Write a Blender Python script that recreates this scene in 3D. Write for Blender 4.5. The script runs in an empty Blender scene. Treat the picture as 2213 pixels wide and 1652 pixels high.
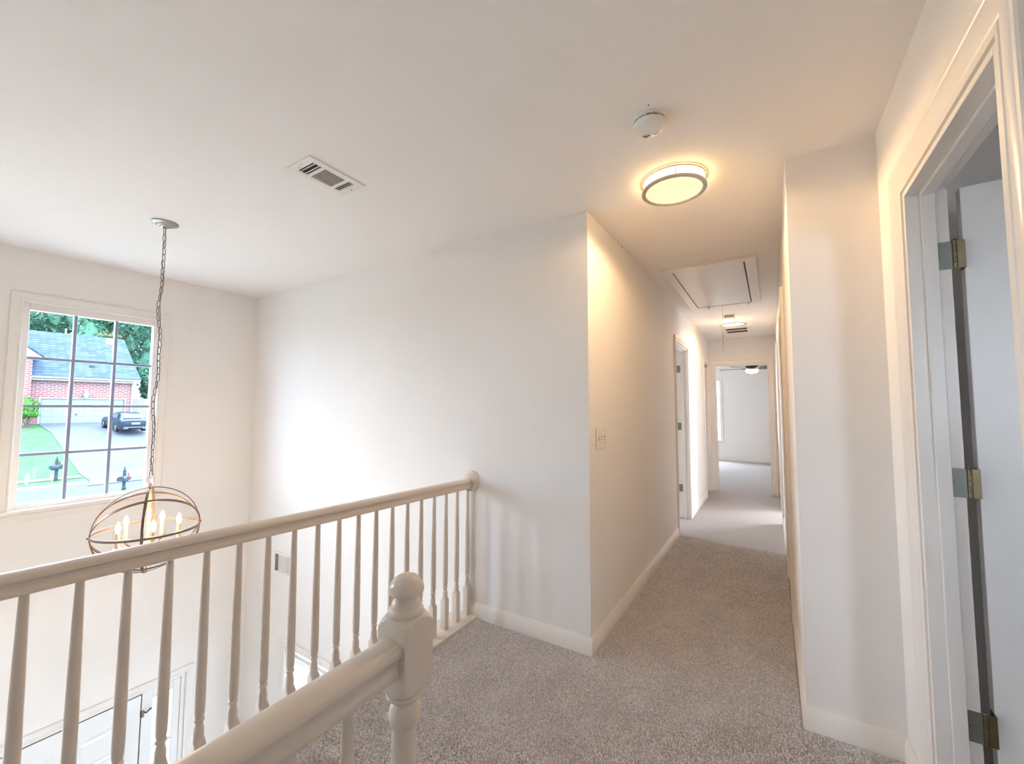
import bpy, math, random
import numpy as np
from mathutils import Vector, Matrix
random.seed(7)
rng = np.random.default_rng(7)
SC = bpy.context.scene
COL = SC.collection
PI = math.pi

# ------------------------------------------------------------------ camera
CAMPOS = Vector((0.856, -2.172, 1.318))
yaw, pitch, roll, FPX = 0.5584, 0.0626, 0.0022, 895.5
fwd = Vector((-math.sin(yaw) * math.cos(pitch), math.cos(yaw) * math.cos(pitch), math.sin(pitch)))
rt = Vector((math.cos(yaw), math.sin(yaw), 0)); up = rt.cross(fwd)
r2 = rt * math.cos(roll) + up * math.sin(roll); u2 = up * math.cos(roll) - rt * math.sin(roll)
cam = bpy.data.cameras.new('camera'); cam.sensor_width = 36; cam.sensor_fit = 'HORIZONTAL'
cam.lens = FPX / 2213 * 36; cam.clip_start = 0.02; cam.clip_end = 300
camo = bpy.data.objects.new('camera', cam); COL.objects.link(camo)
camo.matrix_world = Matrix(((r2.x, u2.x, -fwd.x, CAMPOS.x), (r2.y, u2.y, -fwd.y, CAMPOS.y), (r2.z, u2.z, -fwd.z, CAMPOS.z), (0, 0, 0, 1)))
SC.camera = camo

# ------------------------------------------------------------------ world, exposure
SKY = (0.79, 0.88, 1.0); SKY_STRENGTH = 6.0
w = bpy.data.worlds.new('sky'); SC.world = w; w.use_nodes = True
bg = w.node_tree.nodes['Background']; bg.inputs[0].default_value = (*SKY, 1); bg.inputs[1].default_value = SKY_STRENGTH
SC.view_settings.view_transform = 'Standard'; SC.view_settings.look = 'None'
SC.view_settings.gamma = 1.0; SC.view_settings.use_curve_mapping = False
SC.view_settings.exposure = 2.66
SC.cycles.use_denoising = True; SC.cycles.use_adaptive_sampling = True; SC.cycles.adaptive_threshold = .025
SC.cycles.max_bounces = 8; SC.cycles.diffuse_bounces = 6; SC.cycles.transparent_max_bounces = 16
SC.cycles.sample_clamp_indirect = 8.0
SC.cycles.caustics_reflective = False; SC.cycles.caustics_refractive = False

def portal(loc, normal, sx, sy):
    l = bpy.data.lights.new('window_portal', 'AREA'); l.shape = 'RECTANGLE'; l.size = sx; l.size_y = sy
    l.cycles.is_portal = True
    o = bpy.data.objects.new('window_portal', l); COL.objects.link(o); o.location = loc
    n = Vector(normal)
    o.rotation_euler = (-n).to_track_quat('Z', 'Y').to_euler() if abs(n.z) > .9 else Matrix((Vector((-n.y, n.x, 0)), Vector((0, 0, 1)), Vector((-n.y, n.x, 0)).cross(Vector((0, 0, 1))))).transposed().to_euler()

# ------------------------------------------------------------------ materials
MATS = {}
def mat(name, col, rough=.6, metal=0., var=0., vscale=8., bump=0., bscale=200., spec=.5, emit=None, estr=0., detail=3.):
    m = bpy.data.materials.new(name); m.use_nodes = True; nt = m.node_tree; b = nt.nodes['Principled BSDF']
    b.inputs['Base Color'].default_value = (*col, 1); b.inputs['Roughness'].default_value = rough
    b.inputs['Metallic'].default_value = metal; b.inputs['Specular IOR Level'].default_value = spec
    tc = nt.nodes.new('ShaderNodeTexCoord')
    if var > 0:
        n = nt.nodes.new('ShaderNodeTexNoise'); n.inputs['Scale'].default_value = vscale; n.inputs['Detail'].default_value = detail
        nt.links.new(tc.outputs['Object'], n.inputs['Vector'])
        mx = nt.nodes.new('ShaderNodeMix'); mx.data_type = 'RGBA'
        mx.inputs[6].default_value = (*[c * (1 - var) for c in col], 1); mx.inputs[7].default_value = (*[min(1, c * (1 + var)) for c in col], 1)
        nt.links.new(n.outputs[0], mx.inputs[0]); nt.links.new(mx.outputs[2], b.inputs['Base Color'])
    if bump > 0:
        n2 = nt.nodes.new('ShaderNodeTexNoise'); n2.inputs['Scale'].default_value = bscale; n2.inputs['Detail'].default_value = 2
        nt.links.new(tc.outputs['Object'], n2.inputs['Vector'])
        bp = nt.nodes.new('ShaderNodeBump'); bp.inputs['Strength'].default_value = bump; bp.inputs['Distance'].default_value = .002
        nt.links.new(n2.outputs[0], bp.inputs['Height']); nt.links.new(bp.outputs[0], b.inputs['Normal'])
    if emit:
        b.inputs['Emission Color'].default_value = (*emit, 1); b.inputs['Emission Strength'].default_value = estr
    MATS[name] = m
    return m

mat('wall_paint', (.865, .83, .80), .75, var=.01, vscale=1.5, bump=.06, bscale=350, spec=.25)
mat('ceiling_paint', (.90, .865, .835), .9, var=.012, vscale=1.2, bump=.08, bscale=250, spec=.15)
mat('trim_paint', (.83, .79, .75), .32, var=.01, vscale=6, bump=.02, bscale=60)
mat('rail_paint', (.69, .615, .54), .28, var=.035, vscale=9, bump=.03, bscale=40)
mat('door_paint', (.82, .81, .80), .38, var=.01)
mat('muntin_backlit', (.27, .30, .43), .45)  # white muntins seen against the light: backlit shade put into the colour
mat('canopy_metal', (.36, .34, .32), .35, metal=1.)
mat('plate_plastic', (.80, .75, .66), .3)
mat('white_plastic', (.84, .83, .78), .35)
mat('dark_slot', (.03, .025, .02), .7)
mat('vent_white', (.82, .80, .77), .4)
mat('vent_slat', (.55, .48, .41), .45)
mat('hinge_plate', (.23, .24, .22), .5, metal=.7)
mat('nickel', (.62, .58, .52), .35, metal=1., var=.08, vscale=30)
mat('old_brass', (.22, .18, .11), .45, metal=1., var=.2, vscale=40)
mat('bronze', (.20, .16, .14), .38, metal=1., var=.1, vscale=25)
mat('cage_metal', (.22, .165, .14), .4, metal=.9)
mat('candle_sleeve', (.80, .62, .40), .5)
mat('carpet_base', (.43, .40, .388), .95, var=.30, vscale=95, bump=.9, bscale=170, spec=.05)
mat('wood_floor', (.50, .43, .37), .4, var=.15)
mat('fan_wood', (.05, .035, .03), .45, var=.2)
mat('fan_body', (.10, .045, .03), .4, metal=.3)
mat('lamp_glass', (.72, .60, .36), .4, emit=(1., .80, .42), estr=.17)
mat('lamp_side', (.9, .85, .75), .4, emit=(1., .68, .30), estr=2.2)
mat('lamp_side_far', (.9, .85, .75), .4, emit=(1., .70, .32), estr=2.2)
mat('lamp_glass_far', (.72, .60, .36), .4, emit=(1., .80, .42), estr=.24)
mat('bulb_glow', (.9, .8, .6), .3, emit=(1., .64, .33), estr=36.)
mat('fan_glow', (.9, .9, .85), .4, emit=(1., .9, .72), estr=3.)
mat('blind_slat', (.85, .85, .84), .45)
mat('clear_acrylic', (.8, .8, .8), .1)
# outdoors
mat('brick_wall', (.32, .11, .10), .85)
mat('roof_shingle', (.085, .10, .14), .9)
mat('garage_paint', (0.126, 0.143, 0.145), .5, var=.03)
mat('ext_white', (0.168, 0.181, 0.181), .5)
mat('dry_lawn', (.26, .24, .20), .95, var=.3, vscale=1.6)
mat('lawn', (0.036, 0.071, 0.029), .95, var=.5, vscale=1.6, detail=8.)
mat('concrete', (0.061, 0.061, 0.069), .9, var=.18, vscale=.6, detail=8.)
mat('pale_concrete', (0.118, 0.122, 0.118), .9, var=.12, vscale=2.)
mat('asphalt', (0.048, 0.061, 0.071), .9, var=.12, vscale=1.2)
mat('leaf_tree', (0.036, 0.080, 0.050), .8, var=.6, vscale=1.1, detail=6.)
mat('leaf_tree_light', (0.046, 0.101, 0.059), .8, var=.6, vscale=1.3, detail=6.)
mat('leaf_bush', (0.046, 0.113, 0.021), .8, var=.5, vscale=5.)
mat('bark', (0.067, 0.046, 0.036), .9, var=.2)
mat('fence_wood', (0.151, 0.130, 0.118), .85, var=.25, vscale=3.)
mat('car_paint', (.012, .016, .024), .22)
mat('car_glass', (0.029, 0.042, 0.055), .08)
mat('tyre', (.015, .015, .017), .8)
mat('wheel_alloy', (0.189, 0.189, 0.197), .35, metal=1.)
mat('tail_lamp', (0.176, 0.008, 0.013), .25)
mat('number_plate', (0.210, 0.231, 0.218), .4)
mat('mailbox_black', (.02, .025, .03), .4)

for _n in ('brick_wall', 'roof_shingle', 'garage_paint', 'ext_white', 'lawn', 'dry_lawn', 'concrete', 'pale_concrete', 'asphalt', 'leaf_tree', 'leaf_tree_light', 'leaf_bush', 'bark', 'fence_wood', 'car_paint', 'tyre', 'mailbox_black', 'tail_lamp'):
    MATS[_n].node_tree.nodes['Principled BSDF'].inputs['Specular IOR Level'].default_value = .08

def brick_nodes():
    for nm, c1, c2, mc, sc, bw, rh, ms in (('brick_wall', (.15, .042, .042), (.105, .032, .032), (.15, .126, .122), 1., .42, .15, .03),
                                         ('roof_shingle', (.028, .040, .062), (.052, .064, .090), (.017, .024, .040), 1., .5, .22, .02)):
        nt = MATS[nm].node_tree; b = nt.nodes['Principled BSDF']
        t = nt.nodes.new('ShaderNodeTexBrick'); tc = nt.nodes.new('ShaderNodeTexCoord')
        mp = nt.nodes.new('ShaderNodeSeparateXYZ'); cb = nt.nodes.new('ShaderNodeCombineXYZ')
        nt.links.new(tc.outputs['Object'], mp.inputs[0])
        ad = nt.nodes.new('ShaderNodeMath'); ad.operation = 'ADD'
        nt.links.new(mp.outputs['X'], ad.inputs[0]); nt.links.new(mp.outputs['Y'], ad.inputs[1])
        nt.links.new(ad.outputs[0], cb.inputs[0]); nt.links.new(mp.outputs['Z'], cb.inputs[1])
        nt.links.new(cb.outputs[0], t.inputs['Vector'])
        t.inputs['Color1'].default_value = (*c1, 1); t.inputs['Color2'].default_value = (*c2, 1); t.inputs['Mortar'].default_value = (*mc, 1)
        t.inputs['Scale'].default_value = sc; t.inputs['Brick Width'].default_value = bw; t.inputs['Row Height'].default_value = rh; t.inputs['Mortar Size'].default_value = ms
        nt.links.new(t.outputs[0], b.inputs['Base Color'])
brick_nodes()

def pane_material(name='window_glass', tint=(.95, .98, 1)):
    m = bpy.data.materials.new(name); m.use_nodes = True; nt = m.node_tree; nt.nodes.clear()
    out = nt.nodes.new('ShaderNodeOutputMaterial'); mx = nt.nodes.new('ShaderNodeMixShader')
    tr = nt.nodes.new('ShaderNodeBsdfTransparent'); tr.inputs[0].default_value = (*tint, 1)
    gl = nt.nodes.new('ShaderNodeBsdfGlossy'); gl.inputs['Roughness'].default_value = .01
    fr = nt.nodes.new('ShaderNodeFresnel'); fr.inputs[0].default_value = 1.5
    nt.links.new(fr.outputs[0], mx.inputs[0]); nt.links.new(tr.outputs[0], mx.inputs[1]); nt.links.new(gl.outputs[0], mx.inputs[2])
    nt.links.new(mx.outputs[0], out.inputs[0]); MATS[name] = m
pane_material()
pane_material('tinted_glass', (.47, .59, .68))

def carpet_pile_material():
    m = mat('carpet_pile', (.42, .36, .33), .95, spec=.05)
    nt = m.node_tree; b = nt.nodes['Principled BSDF']
    g = nt.nodes.new('ShaderNodeNewGeometry'); mx = nt.nodes.new('ShaderNodeMix'); mx.data_type = 'RGBA'
    tc = nt.nodes.new('ShaderNodeTexCoord'); n = nt.nodes.new('ShaderNodeTexNoise'); n.inputs['Scale'].default_value = 5.; n.inputs['Detail'].default_value = 3
    nt.links.new(tc.outputs['Object'], n.inputs['Vector'])
    mr = nt.nodes.new('ShaderNodeMath'); mr.operation = 'MULTIPLY_ADD'; mr.inputs[1].default_value = .55
    nt.links.new(g.outputs['Random Per Island'], mr.inputs[0])
    m2 = nt.nodes.new('ShaderNodeMath'); m2.operation = 'MULTIPLY'; m2.inputs[1].default_value = .45
    nt.links.new(n.outputs[0], m2.inputs[0]); nt.links.new(m2.outputs[0], mr.inputs[2])
    mx.inputs[6].default_value = (.46, .44, .445, 1); mx.inputs[7].default_value = (.98, .95, .96, 1)
    nt.links.new(mr.outputs[0], mx.inputs[0]); nt.links.new(mx.outputs[2], b.inputs['Base Color'])
carpet_pile_material()

# ------------------------------------------------------------------ mesh helpers
class MB:
    def __init__(s): s.v = []; s.f = []
    def add(s, vs, fs):
        o = len(s.v); s.v += [tuple(p) for p in vs]; s.f += [tuple(i + o for i in f) for f in fs]; return s
    def box(s, x0, x1, y0, y1, z0, z1):
        if x1 < x0: x0, x1 = x1, x0
        if y1 < y0: y0, y1 = y1, y0
        if z1 < z0: z0, z1 = z1, z0
        return s.add([(x0, y0, z0), (x1, y0, z0), (x1, y1, z0), (x0, y1, z0), (x0, y0, z1), (x1, y0, z1), (x1, y1, z1), (x0, y1, z1)],
                     [(0, 3, 2, 1), (4, 5, 6, 7), (0, 1, 5, 4), (1, 2, 6, 5), (2, 3, 7, 6), (3, 0, 4, 7)])
    def rings(s, rings, cap=True, closed=False):
        n = len(rings[0]); o = len(s.v)
        for r in rings: s.v += [tuple(p) for p in r]
        m = len(rings)
        for i in range(m if closed else m - 1):
            a = o + i * n; b = o + ((i + 1) % m) * n
            for k in range(n): s.f.append((a + k, a + (k + 1) % n, b + (k + 1) % n, b + k))
        if cap and not closed:
            s.f.append(tuple(o + k for k in reversed(range(n)))); s.f.append(tuple(o + (m - 1) * n + k for k in range(n)))
        return s
    def lathe(s, prof, c=(0, 0, 0), seg=24, sq=None):
        """prof: (radius, z) bottom to top; sq = half width of a square the round is cut by"""
        rs = []
        for r, z in prof:
            ring = []
            for k in range(seg):
                a = 2 * PI * (k + .5) / seg if sq is None else 2 * PI * k / seg + PI / 4
                rr = max(r, 1e-5)
                if sq: rr = min(rr, sq / max(abs(math.cos(a)), abs(math.sin(a))))
                ring.append((c[0] + rr * math.cos(a), c[1] + rr * math.sin(a), c[2] + z))
            rs.append(ring)
        return s.rings(rs)
    def tube(s, path, rad, seg=8, closed=False):
        P = [Vector(p) for p in path]; n = len(P); rs = []
        ref = None
        for i, p in enumerate(P):
            t = (P[(i + 1) % n] - P[i - 1]) if closed else (P[min(i + 1, n - 1)] - P[max(i - 1, 0)])
            t.normalize()
            if ref is None: ref = Vector((0, 0, 1)) if abs(t.z) < .9 else Vector((1, 0, 0))
            a = (ref - t * ref.dot(t)).normalized(); ref = a; b = t.cross(a)
            r = rad[i] if isinstance(rad, (list, tuple)) else rad
            rs.append([p + (a * math.cos(2 * PI * k / seg) + b * math.sin(2 * PI * k / seg)) * r for k in range(seg)])
        return s.rings(rs, closed=closed)
    def sweep(s, prof, p0, p1, side, upv=(0, 0, 1)):
        """extrude closed profile [(a,b)] : a along side, b along up, from p0 to p1"""
        p0, p1, sd, uv = Vector(p0), Vector(p1), Vector(side), Vector(upv)
        return s.rings([[p + sd * a + uv * b for a, b in prof] for p in (p0, p1)])
    def build(s, name, m, parent=None, smooth=False, bevel=0., loc=None):
        me = bpy.data.meshes.new(name); me.from_pydata(s.v, [], s.f); me.update()
        import bmesh
        bm = bmesh.new(); bm.from_mesh(me); bmesh.ops.recalc_face_normals(bm, faces=bm.faces); bm.to_mesh(me); bm.free()
        me.materials.append(MATS[m])
        o = bpy.data.objects.new(name, me); COL.objects.link(o)
        if parent: o.parent = parent
        if loc: o.location = loc
        if smooth:
            for p in me.polygons: p.use_smooth = True
            try:
                me.set_sharp_from_angle(angle=math.radians(smooth if smooth > 1 else 35))
            except Exception: pass
        if bevel:
            bv = o.modifiers.new('bevel', 'BEVEL'); bv.width = bevel; bv.segments = 2; bv.limit_method = 'ANGLE'; bv.angle_limit = .6
        return o

def tag(o, label, cat=None, group=None, kind=None):
    o['label'] = label
    if cat: o['category'] = cat
    if group: o['group'] = group
    if kind: o['kind'] = kind
    return o
def empty(name, loc=(0, 0, 0), rot=None):
    o = bpy.data.objects.new(name, None); COL.objects.link(o); o.location = loc; o.empty_display_size = .1
    if rot: o.rotation_euler = rot
    return o
def copy_tree(o, parent=None):
    c = o.copy(); COL.objects.link(c)
    if parent: c.parent = parent
    for ch in o.children: copy_tree(ch, c)
    return c
def share(src, parent=None, loc=None, rot=None, scale=None):
    c = src.copy(); COL.objects.link(c)
    if parent: c.parent = parent
    if loc is not None: c.location = loc
    if rot is not None: c.rotation_euler = rot
    if scale is not None: c.scale = scale
    return c

def panel(axis, c0, c1, u0, u1, v0, v1, holes=()):
    """slab with rectangular holes as one clean mesh; axis x: u=y v=z; y: u=x v=z; z: u=x v=y"""
    us = sorted({u0, u1, *[min(max(h[k], u0), u1) for h in holes for k in (0, 1)]}); vs = sorted({v0, v1, *[min(max(h[k], v0), v1) for h in holes for k in (2, 3)]})
    mb = MB(); idx = {}
    def P(u, v, c): return {'x': (c, u, v), 'y': (u, c, v), 'z': (u, v, c)}[axis]
    def vi(i, j, k):
        if (i, j, k) not in idx: idx[(i, j, k)] = len(mb.v); mb.v.append(P(us[i], vs[j], (c0, c1)[k]))
        return idx[(i, j, k)]
    def solid(i, j):
        if i < 0 or j < 0 or i >= len(us) - 1 or j >= len(vs) - 1: return False
        a, b = (us[i] + us[i + 1]) / 2, (vs[j] + vs[j + 1]) / 2
        return not any(h[0] < a < h[1] and h[2] < b < h[3] for h in holes)
    for i in range(len(us) - 1):
        for j in range(len(vs) - 1):
            if not solid(i, j): continue
            for k in (0, 1): mb.f.append((vi(i, j, k), vi(i + 1, j, k), vi(i + 1, j + 1, k), vi(i, j + 1, k)))
            for di, dj, e in ((-1, 0, ((i, j), (i, j + 1))), (1, 0, ((i + 1, j), (i + 1, j + 1))), (0, -1, ((i, j), (i + 1, j))), (0, 1, ((i, j + 1), (i + 1, j + 1)))):
                if not solid(i + di, j + dj): mb.f.append((vi(*e[0], 0), vi(*e[1], 0), vi(*e[1], 1), vi(*e[0], 1)))
    return mb
def structure(name, mb, m, label, cat, **k):
    return tag(mb.build(name, m, **k), label, cat, kind='structure')

# ------------------------------------------------------------------ the shell
H = 2.44; LZ = -3.06; XF = -3.585; XR = 1.2526; XH = .942; YL = 5.32; YB = -4.4; T = .12; TR = .097; YD = 9.73
WIN = (-1.553, -.78, .60, 2.062)                    # foyer upper window opening (y,y,z,z)
DOOR = (-1.953, -.467, LZ, -1.004)                  # front door with sidelights
LWIN = (-2.86, -1.75, -2.3, -.79)                   # lower window in far wall (x,x,z,z)
structure('wall_front', panel('x', XF - .15, XF, YB - T, T, LZ, H, [WIN, DOOR, (-2.95, -2.4, .45, 2.1), (-3.1, -2.6, -2.2, -.9)]), 'wall_paint', 'tall off-white foyer wall holding the big grid window and front door', 'wall')
structure('wall_far', panel('y', 0, T, XF, 0, LZ, H, [LWIN]), 'wall_paint', 'tall off-white wall where the balcony handrail ends', 'wall')
structure('wall_hall_left', panel('x', -T, 0, T, YL, 0, H, [(2.495, 3.235, 0, 2.04), (4.72, 5.25, 0, 2.03)]), 'wall_paint', 'cream lit hallway wall with triple switch plate and two doorways', 'wall')
structure('wall_hall_right', panel('x', XH, XH + T, 0, YL, 0, H, [(1.03, 1.77, 0, 2.04), (3.56, 4.32, 0, 2.04)]), 'wall_paint', 'narrow-angle hallway wall with two doorways opposite the switch plate', 'wall')
structure('wall_hall_end', panel('y', YL, YL + T, -1.92, 2.4, 0, H, [(.078, .846, 0, 2.025)]), 'wall_paint', 'end wall of the hallway around the bedroom doorway', 'wall')
structure('wall_return', panel('y', 0, T, XH + T, 3.6, 0, H), 'wall_paint', 'short off-white wall between hallway and the open door', 'wall')
structure('wall_right', panel('x', XR, XR + TR, YB, 0, LZ, H, [(-1.03, -.345, 0, 2.035)]), 'wall_paint', 'warm off-white wall around the near open doorway', 'wall')
structure('wall_back', panel('y', YB - T, YB, XF, XR + T, LZ, H), 'wall_paint', 'off-white wall behind the stairs with three windows', 'wall')
structure('ceiling', panel('z', H, H + .12, XF - .15, 3.72, YB - T, YD + T), 'ceiling_paint', 'flat off-white painted ceiling over foyer, landing and hallway', 'ceiling')
# upper floor: landing, hall, rooms; stair opening behind the newel; foyer void; lower-level light court
structure('floor', panel('z', -.3, 0, -3.2, 3.72, YB, YD, [(-3.2, -.905, YB, 2.0), (-.905, -T, T, 2.0), (.262, XR, YB, -1.66)]), 'carpet_base', 'taupe carpeted floor of landing, hallway and bedrooms', 'floor')
structure('floor_lower', panel('z', LZ - .2, LZ, XF - .15, XR + T, YB - T, T), 'wood_floor', 'brown wooden floor of the lower foyer', 'floor')
structure('wall_lower_side', panel('x', XR - .02, XR, -1.66, 0, LZ, -.3), 'wall_paint', 'lower level wall below the landing', 'wall')

# room partitions
def room_wall(name, mb, label): structure(name, mb, 'wall_paint', label, 'wall')
room_wall('wall_bedroom_far', panel('y', YD, YD + T, -1.92, 2.4, 0, H, [(-1.2, -.262, .5, 2.04)]), 'pale blue-white bedroom wall seen through the end doorway')
room_wall('wall_bedroom_left', panel('x', -1.92, -1.8, YL + T, YD, 0, H), 'bedroom side wall left of the end doorway')
room_wall('wall_bedroom_right', panel('x', 2.28, 2.4, YL + T, YD, 0, H), 'bedroom side wall right of the end doorway')
room_wall('wall_study_outer', panel('x', -3.2, -3.08, 2.0, 4.5, -.3, H, [(2.6, 3.6, .7, 1.9)]), 'outer wall of the side bedroom off the hallway')
room_wall('wall_study_near', panel('y', 2.0, 2.12, -3.08, -T, -.3, H), 'near partition of the side bedroom')
room_wall('wall_study_far', panel('y', 4.38, 4.5, -3.08, -T, 0, H), 'far partition of the side bedroom')
room_wall('wall_closet_back', panel('x', -.75, -.65, 4.5, YL, 0, H), 'back of the hallway linen closet')
room_wall('wall_east', panel('x', 3.6, 3.72, -3.0, YL, 0, H, [(3.6, 4.1, 1.35, 1.85)]), 'outer wall of the bedrooms beyond the hallway doors')
room_wall('wall_room_partition', panel('y', 2.5, 2.62, XH + T, 3.6, 0, H), 'partition between two rooms beyond the hallway')
room_wall('wall_near_room_back', panel('y', -3.12, -3.0, XR + T, 3.72, 0, H, [(2.1, 2.6, 1.2, 1.9)]), 'window wall of the near side room')

# stairs behind the newel (the photographer stands on them)
st = empty('staircase', (.75, -1.66, -1.8))
for i in range(11):
    z1 = -.18 * (i + 1); y1 = -1.66 - .25 * i
    MB().box(-.48, .49, y1 - .25 + 1.66, y1 + 1.66, z1 - .18 + 1.8, z1 + 1.8).build('step', 'carpet_base', st)
tag(st, 'carpeted flight of stairs descending behind the newel post', 'stairs', kind='structure')
structure('wall_stair_side', panel('x', .20, .26, YB, -1.62, LZ, -.3), 'wall_paint', 'wall under the stair guard rail', 'wall')

# ------------------------------------------------------------------ trim
def bb_prof(h=.092, t=.014): return [(0, 0), (t, 0), (t, h * .76), (t * .8, h * .80), (t * .72, h * .88), (t * .45, h * .94), (t * .35, h), (0, h)]
def baseboard(name, p0, p1, side, label):
    mb = MB().sweep(bb_prof(), p0, p1, side)
    structure(name, mb, 'trim_paint', label, 'baseboard', smooth=40)
baseboard('baseboard_far', (-.905, 0, 0), (.012, 0, 0), (0, -1, 0), 'white baseboard under the wall where the handrail ends')
baseboard('baseboard_hall_left', (0, 0, 0), (0, 2.43, 0), (1, 0, 0), 'white baseboard below the triple switch plate')
baseboard('baseboard_hall_left_middle', (0, 3.30, 0), (0, 4.66, 0), (1, 0, 0), 'white baseboard between hall doorway and louvered closet')
baseboard('baseboard_hall_right', (XH, 0, 0), (XH, .965, 0), (-1, 0, 0), 'short white baseboard at the start of the right hallway wall')
baseboard('baseboard_hall_right_middle', (XH, 1.835, 0), (XH, 3.495, 0), (-1, 0, 0), 'white baseboard between the two right hallway doorways')
baseboard('baseboard_return', (XH - .012, 0, 0), (XR, 0, 0), (0, -1, 0), 'white baseboard on the short wall beside the open door')
baseboard('baseboard_right', (XR, -.195, 0), (XR, 0, 0), (-1, 0, 0), 'tiny white baseboard between corner and open door casing')
baseboard('baseboard_bedroom', (-1.8, YD, 0), (2.28, YD, 0), (0, -1, 0), 'white baseboard on the far bedroom wall')

CAS = [(0, 0), (0, .009), (.004, .012), (.010, .012), (.016, .0085), (.024, .011), (.040, .016), (.052, .019), (.058, .019), (.062, .016), (.062, 0)]
def casing(mapf, u0, u1, v0, v1, prof=CAS, closed=False, wide=1.):
    """mitred casing around an opening; mapf(u,v,d)"""
    rs = []
    pr = [(s * wide, d) for s, d in prof]
    vb = lambda s: v0 - s if closed else v0
    for k in range(4):
        rs.append([mapf(*{0: (u0 - s, vb(s)), 1: (u0 - s, v1 + s), 2: (u1 + s, v1 + s), 3: (u1 + s, vb(s))}[k], d) for s, d in pr])
    return MB().rings(rs, closed=closed)
JT = .018
def jamb(axis, c0, c1, u0, u1, z1, z0=0.):
    """three lining boards inside an opening"""
    mb = MB()
    def bx(ua, ub, za, zb):
        return mb.box(c0, c1, ua, ub, za, zb) if axis == 'x' else mb.box(ua, ub, c0, c1, za, zb)
    bx(u0, u0 + JT, z0, z1); bx(u1 - JT, u1, z0, z1); bx(u0 + JT, u1 - JT, z1 - JT, z1)
    return mb
def stop(axis, c0, c1, u0, u1, z1, t=.012):
    mb = MB(); a, b = u0 + JT, u1 - JT
    def bx(ua, ub, za, zb):
        return mb.box(c0, c1, ua, ub, za, zb) if axis == 'x' else mb.box(ua, ub, c0, c1, za, zb)
    bx(a, a + t, 0, z1 - JT); bx(b - t, b, 0, z1 - JT); bx(a + t, b - t, z1 - JT - t, z1 - JT)
    return mb
def six_panel(name, w, h, t, parent, m='door_paint', loc=(0, 0, 0), rot=0., rows=((.12, .78), (.98, 1.55), (1.67, 1.90))):
    """door leaf in local x (0..w), y thickness (0..t), with raised panels both sides"""
    d = MB().box(0, w, 0, t, 0, h).build(name, m, parent, bevel=.002)
    d.location = loc; d.rotation_euler = (0, 0, rot)
    pw = (w - .12 * 2 - .10) / 2
    for z0, z1 in rows:
        for x0 in (.12, .12 + pw + .10):
            for s, y in ((-1, 0), (1, t)):
                mb = MB()
                mb.rings([[(x0, y, z0), (x0 + pw, y, z0), (x0 + pw, y, z1), (x0, y, z1)],
                          [(x0 + .012, y + s * .006, z0 + .012), (x0 + pw - .012, y + s * .006, z0 + .012), (x0 + pw - .012, y + s * .006, z1 - .012), (x0 + .012, y + s * .006, z1 - .012)],
                          [(x0 + .03, y + s * .001, z0 + .03), (x0 + pw - .03, y + s * .001, z0 + .03), (x0 + pw - .03, y + s * .001, z1 - .03), (x0 + .03, y + s * .001, z1 - .03)],
                          [(x0 + .05, y + s * .006, z0 + .05), (x0 + pw - .05, y + s * .006, z0 + .05), (x0 + pw - .05, y + s * .006, z1 - .05), (x0 + .05, y + s * .006, z1 - .05)]])
                mb.build('door_panel', m, d)
    return d

def rounded_plate(w, h, r, n=5):
    """outline of a hinge leaf, rounded on the -u side only"""
    pts = [(w, 0), (w, h)]
    for k in range(n): a = PI / 2 + PI / 2 * k / (n - 1); pts.append((r + r * math.cos(a), h - r + r * math.sin(a)))
    for k in range(n): a = PI + PI / 2 * k / (n - 1); pts.append((r + r * math.cos(a), r + r * math.sin(a)))
    return pts
def hinge(parent, x, y, z, plate_m='hinge_plate', pin_m='old_brass', xdir=1, w=.030):
    """jamb plate lying on a plane y=const facing -y, pin at x"""
    hz = .087
    out = rounded_plate(w, hz, .014)
    pl = MB().rings([[(x - xdir * (w - a), y - d, z - hz / 2 + b) for a, b in out] for d in (0, .0022)]).build('hinge', plate_m, parent)
    k = MB()
    px = x + xdir * .006
    for i in range(5):
        za = z - hz / 2 + i * hz / 5; k.lathe([(.0056, za + .0004), (.0056, za + hz / 5 - .0006)], (px, y - .004, 0), 12)
    k.lathe([(.003, z + hz / 2), (.005, z + hz / 2 + .002), (.004, z + hz / 2 + .005)], (px, y - .004, 0), 12)
    k.build('hinge_pin', pin_m, pl, smooth=40)
    for i, (a, b) in enumerate(((.012, .018), (.020, .044), (.012, .070))):
        MB().rings([[(x - xdir * (w - a) + .0035 * math.cos(t), y - .0022 - dd, z - hz / 2 + b + .0035 * math.sin(t)) for t in [2 * PI * q / 10 for q in range(10)]] for dd in (0, .0012)]).build('screw', pin_m, pl)
    return pl

# near open door on the right wall: door_1
d1 = empty('door_1', (XR, -.71, 0)); off = Vector((-XR, .71, 0))
tag(d1, 'near doorway with its white door swung open into a blue-grey room', 'door', kind='structure')
def child(o, parent, inv):
    o.parent = parent; o.location = o.location + inv; return o
U0, U1, ZT = -1.03, -.345, 2.035
cas1 = casing(lambda u, v, d: (XR - d, u, v), U0 - .0, U1 + .0, 0, ZT, [(0.006, 0), (.006, .008), (.012, .010), (.022, .010), (.026, .006), (.032, .010), (.05, .014), (.062, .017), (.080, .018), (.086, .015), (.092, .018), (.104, .018), (.108, .014), (.108, 0)])
child(cas1.build('casing', 'trim_paint', smooth=30), d1, off)
child(jamb('x', XR - .004, XR + TR, U0, U1, ZT).build('jamb', 'trim_paint', bevel=.0015), d1, off)
child(stop('x', XR + .032, XR + .066, U0, U1, ZT).build('stop', 'trim_paint', bevel=.002), d1, off)
leaf = six_panel('leaf', .70, 2.005, .035, None, loc=(0, 0, 0), rows=())
child(leaf, d1, off + Vector((XR + TR + .032, -.349, .012)))
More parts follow.
